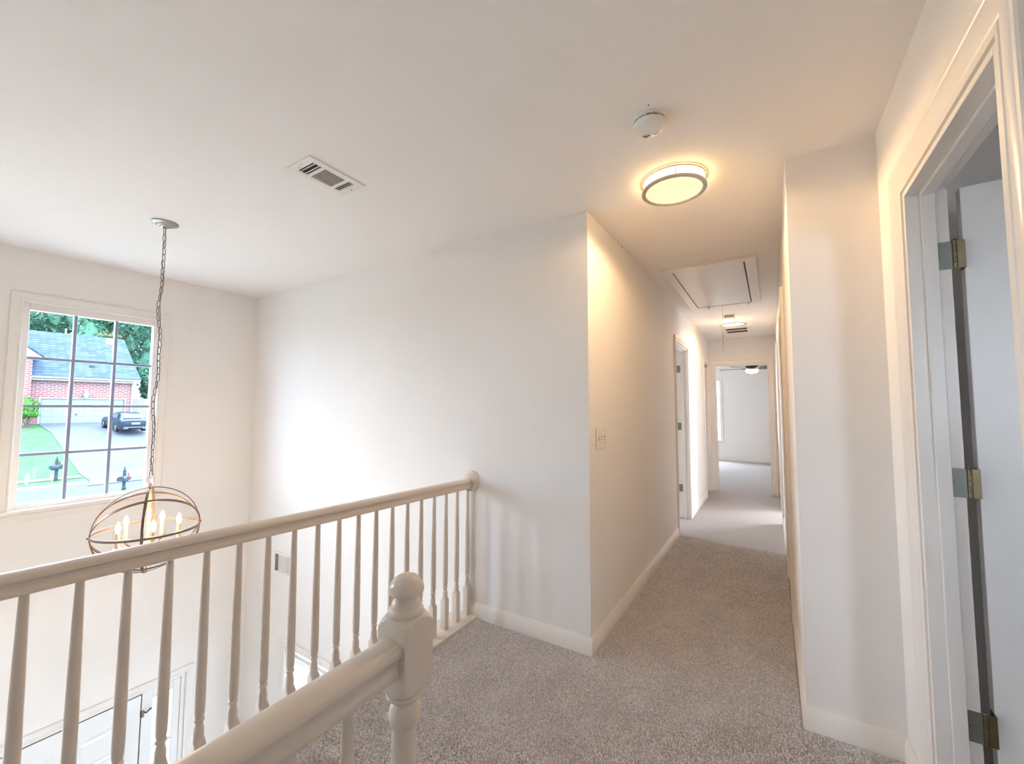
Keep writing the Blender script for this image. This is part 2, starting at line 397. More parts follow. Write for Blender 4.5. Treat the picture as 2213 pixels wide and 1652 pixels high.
tag(leaf, 'flush white door leaf standing open')
for hz in (1.80, 1.093, .384):
    h = hinge(None, XR + TR + .002, U1 - JT, hz, w=.048)
    child(h, d1, off)
    kn = MB().box(XR + TR + .012, XR + TR + .0318, -.3655, -.3635, hz - .044, hz + .044).box(XR + TR + .0295, XR + TR + .0318, -.3635, -.325, hz - .044, hz + .044).build('hinge_leaf', 'old_brass')
    child(kn, d1, off)

# hall left door: door_2
def hall_frame(name, x, sgn, y0, y1, zt, label, cat='door'):
    """doorway in hall side wall; sgn = +1 room side is +x"""
    d = empty(name, (x, (y0 + y1) / 2, 0)); iv = Vector((-x, -(y0 + y1) / 2, 0)); tag(d, label, cat, kind='structure')
    child(casing(lambda u, v, q: (x - sgn * q, u, v), y0, y1, 0, zt).build('casing', 'trim_paint', smooth=30), d, iv)
    child(casing(lambda u, v, q: (x + sgn * (T + q), u, v), y0, y1, 0, zt).build('casing', 'trim_paint', smooth=30), d, iv)
    child(jamb('x', min(x, x + sgn * T), max(x, x + sgn * T), y0, y1, zt).build('jamb', 'trim_paint', bevel=.0015), d, iv)
    a, b = x + sgn * .035, x + sgn * .075
    child(stop('x', min(a, b), max(a, b), y0, y1, zt).build('stop', 'trim_paint', bevel=.002), d, iv)
    return d, iv
d2, iv2 = hall_frame('door_2', 0, -1, 2.495, 3.235, 2.04, 'doorway on the left hallway wall with hinges and a door opened inward')
lf = six_panel('leaf', .70, 2.0, .035, None, rot=PI * .53); child(lf, d2, iv2 + Vector((-T - .018, 3.222, .012)))
lf.rotation_euler = (0, 0, PI)
lf.location = iv2 + Vector((-T - .02, 3.235, .012))
for hz in (1.80, 1.10, .36): child(hinge(None, -T + .006, 3.235 - JT, hz, xdir=-1, w=.045), d2, iv2)
d3, iv3 = hall_frame('door_3', XH, 1, 1.03, 1.77, 2.04, 'nearer doorway on the right hallway wall with a closed door')
lf = six_panel('leaf', .70, 2.0, .035, None, rot=PI / 2); child(lf, d3, iv3 + Vector((XH + T - .005, 1.05, .012)))
kb = MB().lathe([(.0, 0), (.028, .002), (.026, .008), (.010, .012), (.010, .03), (.022, .038), (.027, .05), (.02, .06), (0, .063)], seg=16).build('knob', 'nickel', lf, smooth=40)
kb.location = (.64, .035, .92); kb.rotation_euler = (-PI / 2, 0, 0)
d4, iv4 = hall_frame('door_4', XH, 1, 3.56, 4.32, 2.04, 'farther doorway on the right hallway wall spilling daylight onto carpet')

# louvered closet: door_5
d5 = empty('door_5', (0, 4.985, 0)); iv5 = Vector((0, -4.985, 0)); tag(d5, 'white louvered bifold closet door at the end of the hallway', 'door', kind='structure')
child(casing(lambda u, v, q: (q, u, v), 4.72, 5.25, 0, 2.03).build('casing', 'trim_paint', smooth=30), d5, iv5)
child(jamb('x', -T, 0, 4.72, 5.25, 2.03).build('jamb', 'trim_paint'), d5, iv5)
child(MB().box(-.06, -.03, 4.74, 5.23, 1.995, 2.012).build('track', 'dark_slot'), d5, iv5)
slat_src = MB().box(-.0145, .0145, -.0, 1., -.003, .003).build('slat', 'trim_paint')
first = True
for ya, yb in ((4.741, 4.984), (4.987, 5.229)):
    lf = MB(); x0, x1 = -.058, -.030
    lf.box(x0, x1, ya, ya + .045, .015, 1.985).box(x0, x1, yb - .045, yb, .015, 1.985)
    for za, zb in ((.015, .15), (.93, 1.0), (1.90, 1.985)): lf.box(x0, x1, ya + .045, yb - .045, za, zb)
    lo = child(lf.build('leaf', 'trim_paint', bevel=.0015), d5, iv5)
    for za, zb in ((.15, .93), (1.0, 1.90)):
        n = int((zb - za) / .037)
        for i in range(n):
            c = slat_src if first else slat_src.copy()
            if not first: COL.objects.link(c)
            first = False
            c.parent = lo; c.location = (-.044, ya + .045, za + (i + .5) * (zb - za) / n); c.scale = (1, yb - ya - .09, 1); c.rotation_euler = (0, math.radians(24), 0)
kb = MB().lathe([(.0, 0), (.012, .001), (.008, .01), (.014, .02), (.012, .03), (0, .033)], seg=12).build('knob', 'nickel'); child(kb, d5, iv5)
kb.location = iv5 + Vector((-.030, 4.965, .96)); kb.rotation_euler = (0, PI / 2, 0)

# end doorway: door_6
d6 = empty('door_6', (.46, YL, 0)); iv6 = Vector((-.46, -YL, 0)); tag(d6, 'open end doorway leading into the blue-lit bedroom with ceiling fan', 'door', kind='structure')
child(casing(lambda u, v, q: (u, YL - q, v), .090, .834, 0, 2.018, wide=1.2).build('casing', 'trim_paint', smooth=30), d6, iv6)
child(casing(lambda u, v, q: (u, YL + T + q, v), .09, .834, 0, 2.018).build('casing', 'trim_paint', smooth=30), d6, iv6)
child(jamb('y', YL, YL + T, .078, .846, 2.025).build('jamb', 'trim_paint', bevel=.0015), d6, iv6)
child(stop('y', YL + .04, YL + .08, .078, .846, 2.025, .008).build('stop', 'trim_paint'), d6, iv6)

# ------------------------------------------------------------------ windows
def window(name, label, axis, c, inward, u0, u1, v0, v1, wall_t, nu, nv, casing_in=True, muntin=.016, frame=.036, set_in=.045, munt_m='trim_paint', glass_m='window_glass', port=True, blinds=False, stool=True):
    """c = inner wall face, inward = +-1 along the axis towards the room"""
    root = empty(name, (c, (u0 + u1) / 2, v0) if axis == 'x' else ((u0 + u1) / 2, c, v0))
    iv = -Vector(root.location)
    tag(root, label, 'window', kind='structure')
    def m3(u, v, d): return (c + inward * d, u, v) if axis == 'x' else (u, c + inward * d, v)
    def bx(mb, ua, ub, va, vb, d0, d1):
        p, q = m3(ua, va, d0), m3(ub, vb, d1); return mb.box(p[0], q[0], p[1], q[1], p[2], q[2])
    if casing_in:
        if stool: cs = casing(m3, u0, u1, v0, v1)
        else: cs = casing(m3, u0, u1, v0, v1, closed=True)
        child(cs.build('casing', 'trim_paint', smooth=30), root, iv)
        if stool:
            mb = MB(); bx(mb, u0 - .075, u1 + .075, v0 - .022, v0 + .002, -set_in, .030)
            child(mb.build('stool', 'trim_paint', bevel=.005), root, iv)
            ap = MB(); bx(ap, u0 - .062, u1 + .062, v0 - .075, v0 - .022, 0, .014); bx(ap, u0 - .062, u1 + .062, v0 - .06, v0 - .03, .014, .019)
            child(ap.build('apron', 'trim_paint', bevel=.003), root, iv)
    fr = MB(); f = frame; s0 = -set_in - .035
    bx(fr, u0, u0 + f, v0, v1, s0, -set_in + .02); bx(fr, u1 - f, u1, v0, v1, s0, -set_in + .02)
    bx(fr, u0 + f, u1 - f, v0, v0 + f, s0, -set_in + .02); bx(fr, u0 + f, u1 - f, v1 - f * 1.4, v1, s0, -set_in + .02)
    child(fr.build('sash_frame', 'trim_paint', bevel=.003), root, iv)
    lin = MB()
    for ua, ub, va, vb in ((u0 - .001, u0 + .004, v0, v1), (u1 - .004, u1 + .001, v0, v1), (u0, u1, v1 - .004, v1 + .001), (u0, u1, v0 - .001, v0 + .004)): bx(lin, ua, ub, va, vb, -wall_t, 0)
    child(lin.build('lining', 'trim_paint'), root, iv)
    ga, gb, ha, hb = u0 + f, u1 - f, v0 + f, v1 - f * 1.4
    for i in range(1, nu):
        u = ga + (gb - ga) * i / nu; mb = MB(); bx(mb, u - muntin / 2, u + muntin / 2, ha, hb, s0 + .006, -set_in + .008)
        child(mb.build('muntin', munt_m, bevel=.002), root, iv)
    for j in range(1, nv):
        v = ha + (hb - ha) * j / nv; mb = MB(); bx(mb, ga, gb, v - muntin / 2, v + muntin / 2, s0 + .008, -set_in + .006)
        child(mb.build('muntin', munt_m, bevel=.002), root, iv)
    for i in range(nu):
        for j in range(nv):
            a, b = ga + (gb - ga) * i / nu, ga + (gb - ga) * (i + 1) / nu; e, g = ha + (hb - ha) * j / nv, ha + (hb - ha) * (j + 1) / nv
            q = -set_in - .014
            mb = MB(); mb.add([m3(a, e, q), m3(b, e, q), m3(b, g, q), m3(a, g, q)], [(0, 1, 2, 3)])
            child(mb.build('pane', glass_m), root, iv)
    if blinds:
        n = int((hb - ha) / .035)
        src = None
        for i in range(n):
            v = hb - .02 - i * .035
            mb = None
            if src is None:
                if axis == 'y': src = MB().box(0, gb - ga, -.012, .012, -.0008, .0008).build('blind_slat', 'blind_slat')
                sl = src
            else: sl = src.copy(); COL.objects.link(sl)
            sl.parent = root; sl.location = Vector(m3(ga, v, -set_in + .02 + .012)) + iv; sl.rotation_euler = (math.radians(25), 0, 0)
    if port:
        p = Vector(m3((u0 + u1) / 2, (v0 + v1) / 2, -wall_t - .02)); n = (inward, 0, 0) if axis == 'x' else (0, inward, 0)
        portal(p, n, u1 - u0, v1 - v0)
    return root, iv
window('window_1', 'tall white foyer window with twelve panes behind the chandelier chain', 'x', XF, 1, *WIN, .15, 3, 4, glass_m='tinted_glass', munt_m='muntin_backlit', muntin=.019)
window('window_2', 'lower foyer window with white horizontal blinds glimpsed between balusters', 'y', 0, -1, LWIN[0], LWIN[1], LWIN[2], LWIN[3], T, 2, 1, muntin=.05, set_in=.06, blinds=True, glass_m='tinted_glass')
window('window_3', 'bedroom window, only its bright right edge seen through end doorway', 'y', YD, -1, -1.2, -.262, .5, 2.04, T, 2, 2, frame=.012)
window('fill_window_4', 'unseen foyer window beside the grid window, added for fill daylight', 'x', XF, 1, -2.95, -2.4, .45, 2.1, .15, 2, 4)  # added out of view to bring fill daylight into the upper foyer
window('fill_window_5', 'unseen lower foyer window beyond the front door, added for fill daylight', 'x', XF, 1, -3.1, -2.6, -2.2, -.9, .15, 2, 4)  # added out of view; daylight from below for far wall and ceiling
window('window_6', 'window of the side bedroom off the hallway', 'x', -3.08, 1, 2.6, 3.6, .7, 1.9, T, 3, 2)
window('window_7', 'window of the room beyond the right hallway doorway', 'x', 3.6, -1, 3.6, 4.1, 1.35, 1.85, T, 2, 2)
window('window_8', 'window of the near side room', 'y', -3.0, 1, 2.1, 2.6, 1.2, 1.9, T, 2, 2)

# front door with sidelights
d7 = empty('door_7', (XF, -1.21, LZ)); iv7 = Vector((-XF, 1.21, -LZ)); tag(d7, 'white panelled front door with narrow glazed sidelights below the window', 'door', kind='structure')
child(casing(lambda u, v, q: (XF + q, u, v), DOOR[0], DOOR[1], LZ, DOOR[3], wide=.9).build('casing', 'trim_paint', smooth=30), d7, iv7)
fr = MB()
for a, b in ((-.762, -.752), (-1.658, -1.645)): fr.box(XF - .14, XF - .005, a, b, LZ, DOOR[3])
for a, b in ((DOOR[1] - .03, DOOR[1]), (DOOR[0], DOOR[0] + .03)): fr.box(XF - .14, XF - .005, a, b, LZ, DOOR[3])
fr.box(XF - .14, XF - .005, DOOR[0] + .03, DOOR[1] - .03, DOOR[3] - .025, DOOR[3])
child(fr.build('jamb', 'trim_paint', bevel=.002), d7, iv7)
fl = six_panel('leaf', .872, 2.015, .045, None, rot=PI / 2, rows=((.22, .85), (1.02, 1.52), (1.64, 1.88))); child(fl, d7, iv7 + Vector((XF - .010, -1.640, LZ + .005)))
child(MB().box(XF - .05, XF - .02, -1.645, -.757, LZ, DOOR[3] - .02).build('weatherstrip', 'dark_slot'), d7, iv7)
for s in (1, -1):
    a, b = (-.758, -.50) if s == 1 else (-1.92, -1.662)
    sp = MB().box(XF - .050, XF - .012, a, a + .07, LZ + .005, DOOR[3] - .03).box(XF - .050, XF - .012, b - .05, b, LZ + .005, DOOR[3] - .03)
    sp.box(XF - .050, XF - .012, a + .07, b - .05, DOOR[3] - .10, DOOR[3] - .03).box(XF - .050, XF - .012, a + .07, b - .05, LZ + .005, LZ + .35)
    so = child(sp.build('sidelight', 'door_paint', bevel=.003), d7, iv7)
    zs = [LZ + .35 + (DOOR[3] - .10 - LZ - .35) * k / 4 for k in range(5)]
    for k in range(4):
        if k: MB().box(XF - .042, XF - .02, a + .07, b - .05, zs[k] - .008, zs[k] + .008).build('muntin', 'door_paint', so)
        MB().add([(XF - .032, a + .07, zs[k]), (XF - .032, b - .05, zs[k]), (XF - .032, b - .05, zs[k + 1]), (XF - .032, a + .07, zs[k + 1])], [(0, 1, 2, 3)]).build('pane', 'tinted_glass', so)
lk = MB().box(XF - .012, XF + .006, -.765, -.748, -1.215, -1.165).build('latch', 'bronze'); child(lk, d7, iv7)
lk2 = MB().tube([(XF - .01, -.755, -1.18), (XF + .02, -.735, -1.18), (XF + .022, -.718, -1.165)], .006, 8).lathe([(.0, -.008), (.009, -.004), (.009, .004), (0, .008)], (XF + .022, -.712, -1.163), 10).build('latch_arm', 'bronze'); child(lk2, d7, iv7)
kb = MB().lathe([(.0, 0), (.032, .002), (.030, .008), (.010, .012), (.010, .03), (.022, .038), (.029, .05), (.02, .062), (0, .066)], seg=16).build('knob', 'bronze', None, smooth=40)
child(kb, d7, iv7); kb.location = iv7 + Vector((XF - .0, -.85, LZ + .95)); kb.rotation_euler = (0, PI / 2, 0)
portal((XF - .16, -.62, -1.9), (1, 0, 0), .16, 1.7)
portal((XF - .16, -1.8, -1.9), (1, 0, 0), .16, 1.7)

# ------------------------------------------------------------------ balustrade
def rail_prof(wd=.056, ht=.062):
    k = wd / .056; q = ht / .062
    half = [(.0205, 0), (.0215, .0015), (.0220, .010), (.0205, .0135), (.0190, .0165), (.0190, .0245), (.0205, .0300), (.0222, .0340), (.0222, .0358), (.0212, .0364), (.0212, .0374), (.0265, .0378), (.0280, .0400), (.0282, .0470), (.0268, .0525), (.0228, .0570), (.0160, .0602), (.0080, .0618), (.0, .0622)]
    return [(a * k, b * q) for a, b in half] + [(-a * k, b * q) for a, b in reversed(half[:-1])]
RX = -.83; RT = -.0165
def under(y): return .800 + RT * y
rail1 = empty('balcony_railing', (RX, -2.2, 0)); rv = Vector((-RX, 2.2, 0))
tag(rail1, 'long cream balcony railing overlooking the foyer with turned balusters', 'railing')
child(MB().sweep(rail_prof(), (RX + .012, -.012, under(0)), (RX + .012, YB, under(YB)), (1, 0, 0)).build('handrail', 'rail_paint', smooth=30), rail1, rv)
ros = MB().rings([[(RX + .02 + r * math.cos(t), -d, .845 + r * math.sin(t)) for t in [2 * PI * k / 40 for k in range(40)]] for r, d in ((.066, 0), (.066, .010), (.062, .014), (.052, .016), (.048, .020), (.0, .021))]).build('rosette', 'rail_paint', smooth=30)
child(ros, rail1, rv)
child(MB().box(-.925, -.745, YB, -.0, -.012, .016).build('shoe_board', 'rail_paint', bevel=.004), rail1, rv)
child(MB().box(-.92, -.905, YB, -.0, -.30, -.012).build('fascia', 'trim_paint', bevel=.003), rail1, rv)
def baluster_mesh(L):
    pr = [(.030, 0), (.030, .158), (.027, .164), (.0225, .170), (.0185, .176), (.0160, .182), (.0150, .188), (.0155, .196), (.0158, .203), (.0145, .212), (.0122, .222), (.0112, .229),
          (.0118, .232), (.0150, .235), (.0160, .239), (.0150, .243), (.0120, .246), (.0140, .252), (.0155, .262), (.0162, .30), (.0155, .42), (.0135, .58), (.0112, .72), (.0098, L)]
    mb = MB()
    rs = []
    seg = 24
    for r, z in pr:
        ring = []
        for k in range(seg):
            a = 2 * PI * k / seg + PI / 4
            rr = min(r, .0170 / max(abs(math.cos(a)), abs(math.sin(a)))); ring.append((rr * math.cos(a), rr * math.sin(a), z))
        rs.append(ring)
    return mb.rings(rs)
bal_src = None
def baluster(parent, x, y, z0, L, inv):
    global bal_src
    if bal_src is None: o = bal_src = baluster_mesh(.79).build('baluster', 'rail_paint', smooth=28)
    else: o = bal_src.copy(); COL.objects.link(o)
    o.parent = parent; o.location = Vector((x, y, z0)) + inv; o.scale = (1, 1, L / .79)
for i in range(42):
    y = -.024 - .1042 * i
    if y > YB + .05: baluster(rail1, RX + .008, y, .016, under(y) + .002 - .016, rv)

rail2 = empty('stair_guard_railing', (.2195, -1.6, 0)); r2v = Vector((-.2195, 1.6, 0))
tag(rail2, 'near cream stair railing ending at the mushroom-capped newel post', 'railing')
NX, NY = .2192, -1.5532
child(MB().sweep(rail_prof(.057, .067), (NX + .0005, NY - .036, .804), (NX + .0005, YB, .804), (1, 0, 0)).build('handrail', 'rail_paint', smooth=30), rail2, r2v)
nw = MB()
blk = [(.054, .0), (.054, .36), (.050, .372), (.040, .385), (.030, .395), (.026, .402), (.0285, .41), (.030, .42), (.027, .43), (.0235, .436), (.0245, .45), (.0255, .50), (.0245, .60), (.0238, .692),
       (.0262, .695), (.0290, .703), (.0305, .714), (.0295, .725), (.0262, .733), (.0235, .736), (.0225, .739), (.0235, .744), (.0275, .748), (.0340, .750), (.0362, .754), (.0355, .7585), (.0335, .760),
       (.0380, .7625), (.0440, .768), (.0500, .777), (.0538, .790), (.0538, .884), (.0520, .890), (.0475, .897), (.0420, .902), (.0380, .9045), (.0340, .906)]
nw.lathe(blk, (NX, NY, 0), 64, sq=.038)
child(nw.build('newel_post', 'rail_paint', smooth=24), rail2, r2v)
fin = MB().lathe([(.0325, .905), (.0335, .9075), (.0345, .912), (.0340, .9165), (.0315, .9200), (.0300, .9215), (.0298, .924), (.0280, .929), (.0240, .934), (.0222, .938), (.0222, .943), (.0250, .9445), (.0310, .9455), (.0340, .9480), (.0350, .9525), (.0343, .958), (.0315, .9655), (.0265, .9725), (.0200, .9780), (.0120, .9815), (.0, .983)], (NX, NY, 0), 40)
child(fin.build('finial', 'rail_paint', smooth=30), rail2, r2v)
for i in range(24): baluster(rail2, NX, -1.685 - .104 * i, 0.0, .806, r2v)
child(MB().box(.178, .262, YB, NY - .05, -.012, .002).build('shoe_board', 'rail_paint'), rail2, r2v)

# ------------------------------------------------------------------ ceiling fittings
def ceiling_lamp(x, y, label, gm, sm='lamp_side', watt=4.5):
    o = empty('ceiling_lamp', (x, y, H)); tag(o, label, 'lamp', 'flush hallway ceiling lamps')
    R = .150
    pl = bpy.data.lights.new('ceiling_lamp_light', 'SPOT'); pl.energy = watt; pl.color = (1., .66, .33); pl.shadow_soft_size = .05; pl.spot_size = math.radians(180); pl.spot_blend = .22
    po = bpy.data.objects.new('ceiling_lamp_light', pl); COL.objects.link(po); po.parent = o; po.location = (0, 0, -.112)
    MB().lathe([(.115, -.008), (.118, 0)], seg=40).build('base', 'white_plastic', o)
    def ring(z, w, h, R=R):
        rs = []
        for k in range(64):
            a = 2 * PI * k / 64; ca, sa = math.cos(a), math.sin(a)
            rs.append([(rr * ca, rr * sa, zz) for rr, zz in ((R - w, z - h / 2), (R, z - h / 2), (R, z + h / 2), (R - w, z + h / 2))])
        return MB().rings(rs, closed=True)
    ring(-.008, .006, .009, .149).build('upper_ring', 'nickel', o, smooth=30)
    ring(-.052, .019, .009).build('lower_ring', 'nickel', o, smooth=30)
    MB().lathe([(.0, -.0620), (.04, -.0610), (.08, -.0585), (.11, -.0555), (.131, -.0520), (.1335, -.049), (.1335, -.047)], seg=48).build('glass_bowl', gm, o, smooth=40)
    MB().lathe([(.1335, -.0468), (.134, -.030), (.1335, -.010)], seg=48).build('glass_side', sm, o, smooth=40)
    for a in (PI * .25, PI * .92, PI * 1.58):
        MB().tube([(.144 * math.cos(a), .144 * math.sin(a), -.004), (.144 * math.cos(a), .144 * math.sin(a), -.055)], .0026, 8).build('post', 'nickel', o)
        MB().lathe([(.0, -.064), (.004, -.0625), (.006, -.059), (.005, -.055)], (.141 * math.cos(a), .141 * math.sin(a), 0), 12).build('cap_nut', 'nickel', o, smooth=40)
    return o
ceiling_lamp(.482, -.075, 'nearer glowing flush ceiling lamp with two nickel rings, below the smoke detector', 'lamp_glass')
ceiling_lamp(.472, 3.76, 'farther glowing flush ceiling lamp beyond the attic hatch', 'lamp_glass_far', 'lamp_side_far', 2.6)

sd = empty('smoke_detector', (.487, -.575, H)); tag(sd, 'round white smoke detector on the ceiling', 'smoke detector')
MB().lathe([(.062, -.010), (.066, -.006), (.066, 0)], seg=40).build('base', 'white_plastic', sd, smooth=30)
MB().lathe([(.052, -.0165), (.052, -.010)], seg=40).build('slot', 'dark_slot', sd)
MB().lathe([(.0, -.042), (.030, -.0415), (.046, -.039), (.055, -.034), (.060, -.027), (.061, -.019), (.059, -.0165), (.050, -.0155)], seg=48).build('cover', 'white_plastic', sd, smooth=30)
for k in range(14):
    a = 2 * PI * k / 14; MB().box(-.002, .002, .049, .0595, -.0165, -.010).build('rib', 'white_plastic', sd).rotation_euler = (0, 0, a)
for k in range(3):
    MB().tube([(-.030 + .009 * k, .020, -.0418), (-.026 + .009 * k, .032, -.0412), (-.022 + .009 * k, .040, -.0400)], .0016, 6).build('sounder_slot', 'dark_slot', sd)
MB().lathe([(.0, -.0455), (.007, -.0445), (.0105, -.042), (.011, -.039)], (.018, .033, 0), 16).build('test_button', 'clear_acrylic', sd, smooth=40)
nh = MB().lathe([(.0028, -.0006), (.0028, 0)], (.505, -.66, H), 8).build('ceiling_hole', 'dark_slot'); tag(nh, 'tiny dark hole in the ceiling above the smoke detector', 'hole')

def register(name, label, x0, x1, y0, y1, sections):
    """ceiling air register; sections: (xa,xb,ya,yb,'x'|'y',n,tilt)"""
    o = empty(name, ((x0 + x1) / 2, (y0 + y1) / 2, H)); iv = Vector((-(x0 + x1) / 2, -(y0 + y1) / 2, -H)); tag(o, label, 'air vent')
    child(panel('z', H - .006, H, x0, x1, y0, y1, [s[:4] for s in sections]).build('frame', 'vent_white', bevel=.0015), o, iv)
    child(MB().box(x0 + .012, x1 - .012, y0 + .012, y1 - .012, H - .0012, H - .0004).build('duct', 'dark_slot'), o, iv)
    for xa, xb, ya, yb, d, n, tilt in sections:
        for i in range(n):
            if d == 'y':
                xx = xa + (i + .5) * (xb - xa) / n; hw = (xb - xa) / n * .55
                s = MB().box(-hw, hw, ya, yb, -.0004, .0004).build('louver', 'vent_slat'); child(s, o, Vector((xx, iv.y, -.0035)) + Vector((iv.x, 0, 0))); s.rotation_euler = (0, tilt, 0)
            else:
                yy = ya + (i + .5) * (yb - ya) / n; hw = (yb - ya) / n * .35
                s = MB().box(xa, xb, -hw, hw, -.0004, .0004).build('louver', 'vent_white'); child(s, o, Vector((iv.x, yy + iv.y, -.0035))); s.rotation_euler = (tilt, 0, 0)
    return o, iv
vg, vgi = register('ceiling_register', 'white rectangular ceiling register with tan louvers over the foyer edge', -1.033, -.850, -1.144, -.844,
        [(-1.0, -.885, -1.105, -1.060, 'x', 2, .5), (-1.0, -.885, -1.043, -.935, 'y', 9, .25), (-1.0, -.885, -.918, -.885, 'x', 3, .45)])
for x, y in ((-.94, -1.128), (-.975, -1.118), (-.94, -.862)):
    child(MB().lathe([(.0, -.0085), (.004, -.0075), (.0045, -.006)], (x, y, H), 10).build('screw', 'nickel'), vg, vgi)
register('return_vent', 'narrow white ceiling vent behind the far hallway lamp', .31, .655, 4.28, 4.78, [(.34, .60, 4.34, 4.50, 'x', 3, .3), (.34, .60, 4.55, 4.72, 'x', 3, .3)])
al = empty('door_chime', (.46, 3.46, H)); tag(al, 'small beige box on the ceiling just before the far lamp', 'chime box')
MB().box(-.052, .052, -.085, .085, -.028, 0).build('body', 'vent_slat', al, bevel=.004); MB().box(-.045, .045, -.075, .075, -.031, -.028).build('cover', 'plate_plastic', al, bevel=.002)

# attic hatch
ah = empty('attic_hatch', (.465, 2.04, H)); av = Vector((-.465, -2.04, -H)); tag(ah, 'white framed pull-down attic hatch in the hallway ceiling', 'hatch')
hx0, hx1, hy0, hy1 = .13, .795, 1.27, 2.80
for a in ((hx0, hx1, hy0, hy0 + .075), (hx0, hx1, hy1 - .045, hy1), (hx0, hx0 + .07, hy0 + .075, hy1 - .045), (hx1 - .075, hx1, hy0 + .075, hy1 - .045)):
    child(MB().box(*a, H - .018, H).build('frame_board', 'trim_paint', bevel=.0015), ah, av)
child(MB().box(hx0 + .072, hx1 - .077, hy0 + .078, hy1 - .047, H - .004, H - .001).build('shadow_gap', 'dark_slot'), ah, av)
child(MB().box(hx0 + .078, hx1 - .085, hy0 + .080, hy1 - .052, H - .014, H - .004).build('panel', 'trim_paint', bevel=.001), ah, av)
for x in (.31, .69):
    child(MB().box(x - .018, x + .018, hy1 - .075, hy1 - .03, H - .020, H - .018).lathe([(.006, -.034), (.006, -.018)], (x, hy1 - .02, H), 8).build('catch', 'nickel'), ah, av)
child(MB().tube([(.447, 2.70, H - .014), (.447, 2.705, 2.25), (.446, 2.705, 2.08)], .0022, 6).build('pull_cord', 'plate_plastic'), ah, av)
child(MB().lathe([(.004, 1.931), (.0042, 2.07), (.007, 2.075), (.007, 2.085), (.003, 2.09)], (.446, 2.705, 0), 10).build('cord_weight', 'nickel', smooth=40), ah, av)
spot = MB().lathe([(.0, -.004), (.004, -.002), (.0045, 0)], (.012, .62, H), 8).build('ceiling_nail', 'dark_slot'); tag(spot, 'tiny dark nail where hallway wall meets ceiling', 'nail')

# ------------------------------------------------------------------ switches and wall vents
sp = empty('triple_switch_plate', (0, .182, 1.143)); tag(sp, 'cream triple light switch plate on the hallway wall near the corner', 'light switch')
MB().box(0, .006, -.081, .081, -.059, .059).build('plate', 'plate_plastic', sp, bevel=.003)
for k, yy in enumerate((-.046, 0, .046)):
    MB().box(.0055, .0066, yy - .005, yy + .005, -.012, .012).build('toggle_slot', 'dark_slot', sp)
    tg = MB().rings([[(.004, yy - .004, -.006), (.004, yy + .004, -.006), (.004, yy + .004, .008), (.004, yy - .004, .008)],
                     [(.019, yy - .003, .006), (.019, yy + .003, .006), (.017, yy + .003, .013), (.017, yy - .003, .013)]] if k == 0 else
                    [[(.004, yy - .004, -.008), (.004, yy + .004, -.008), (.004, yy + .004, .006), (.004, yy - .004, .006)],
                     [(.017, yy - .003, -.013), (.017, yy + .003, -.013), (.019, yy + .003, -.006), (.019, yy - .003, -.006)]])
    tg.build('toggle', 'white_plastic', sp, bevel=.001)
    for zz in (-.030, .030): MB().rings([[(x, yy + .003 * math.cos(t), zz + .003 * math.sin(t)) for t in [2 * PI * q / 10 for q in range(10)]] for x in (.006, .0072)]).build('screw', 'plate_plastic', sp)
tsw = empty('thermostat', (0, 3.53, 1.135)); tag(tsw, 'small white switch plate beside the left hallway doorway', 'switch plate')
MB().box(0, .006, -.035, .035, -.058, .058).build('plate', 'white_plastic', tsw, bevel=.003)
MB().box(.006, .014, -.016, .016, -.034, .034).build('rocker', 'white_plastic', tsw, bevel=.002)

wv = empty('wall_return_grille', (-2.945, 0, -.10)); tag(wv, 'white louvered wall grille on the foyer wall, glimpsed between balusters', 'air vent')
wvm = panel('y', -.008, 0, -.145, .145, -.10, .10, [(-.125, .125, -.075, .075)]).build('frame', 'vent_white', wv, bevel=.002)
MB().box(-.127, .127, -.0015, -.0005, -.077, .077).build('duct', 'vent_slat', wv)
for i in range(11):
    z = -.068 + i * .0136; s = MB().box(-.072, .072, -.005, .005, -.0006, .0006).build('louver', 'vent_white', wv); s.location = (0, -.005, z); s.rotation_euler = (.6, 0, 0)
for sx, mm in ((-1, 'vent_slat'), (1, 'nickel')):
    for i in range(4):
        s = MB().box(-.005, .005, -.0006, .0006, -.074, .074).build('vane', mm, wv); s.location = (sx * (.082 + .012 * i), -.005, 0); s.rotation_euler = (0, 0, .5 * sx)
MB().box(.095, .108, -.020, -.006, -.03, .0).build('damper_lever', 'vent_white', wv).rotation_euler = (0, .5, 0)

# ------------------------------------------------------------------ chandelier
CX, CY = -2.244, -1.206
ch = empty('orb_chandelier', (CX, CY, .61)); tag(ch, 'bronze orb cage chandelier with glowing candle bulbs hanging over the foyer', 'chandelier')
zc = H - .61
MB().lathe([(.0, zc - .040), (.010, zc - .038), (.012, zc - .030), (.022, zc - .028), (.030, zc - .022), (.036, zc - .021), (.046, zc - .013), (.056, zc - .011), (.066, zc - .006), (.067, zc)], seg=40).build('canopy', 'canopy_metal', ch, smooth=25)
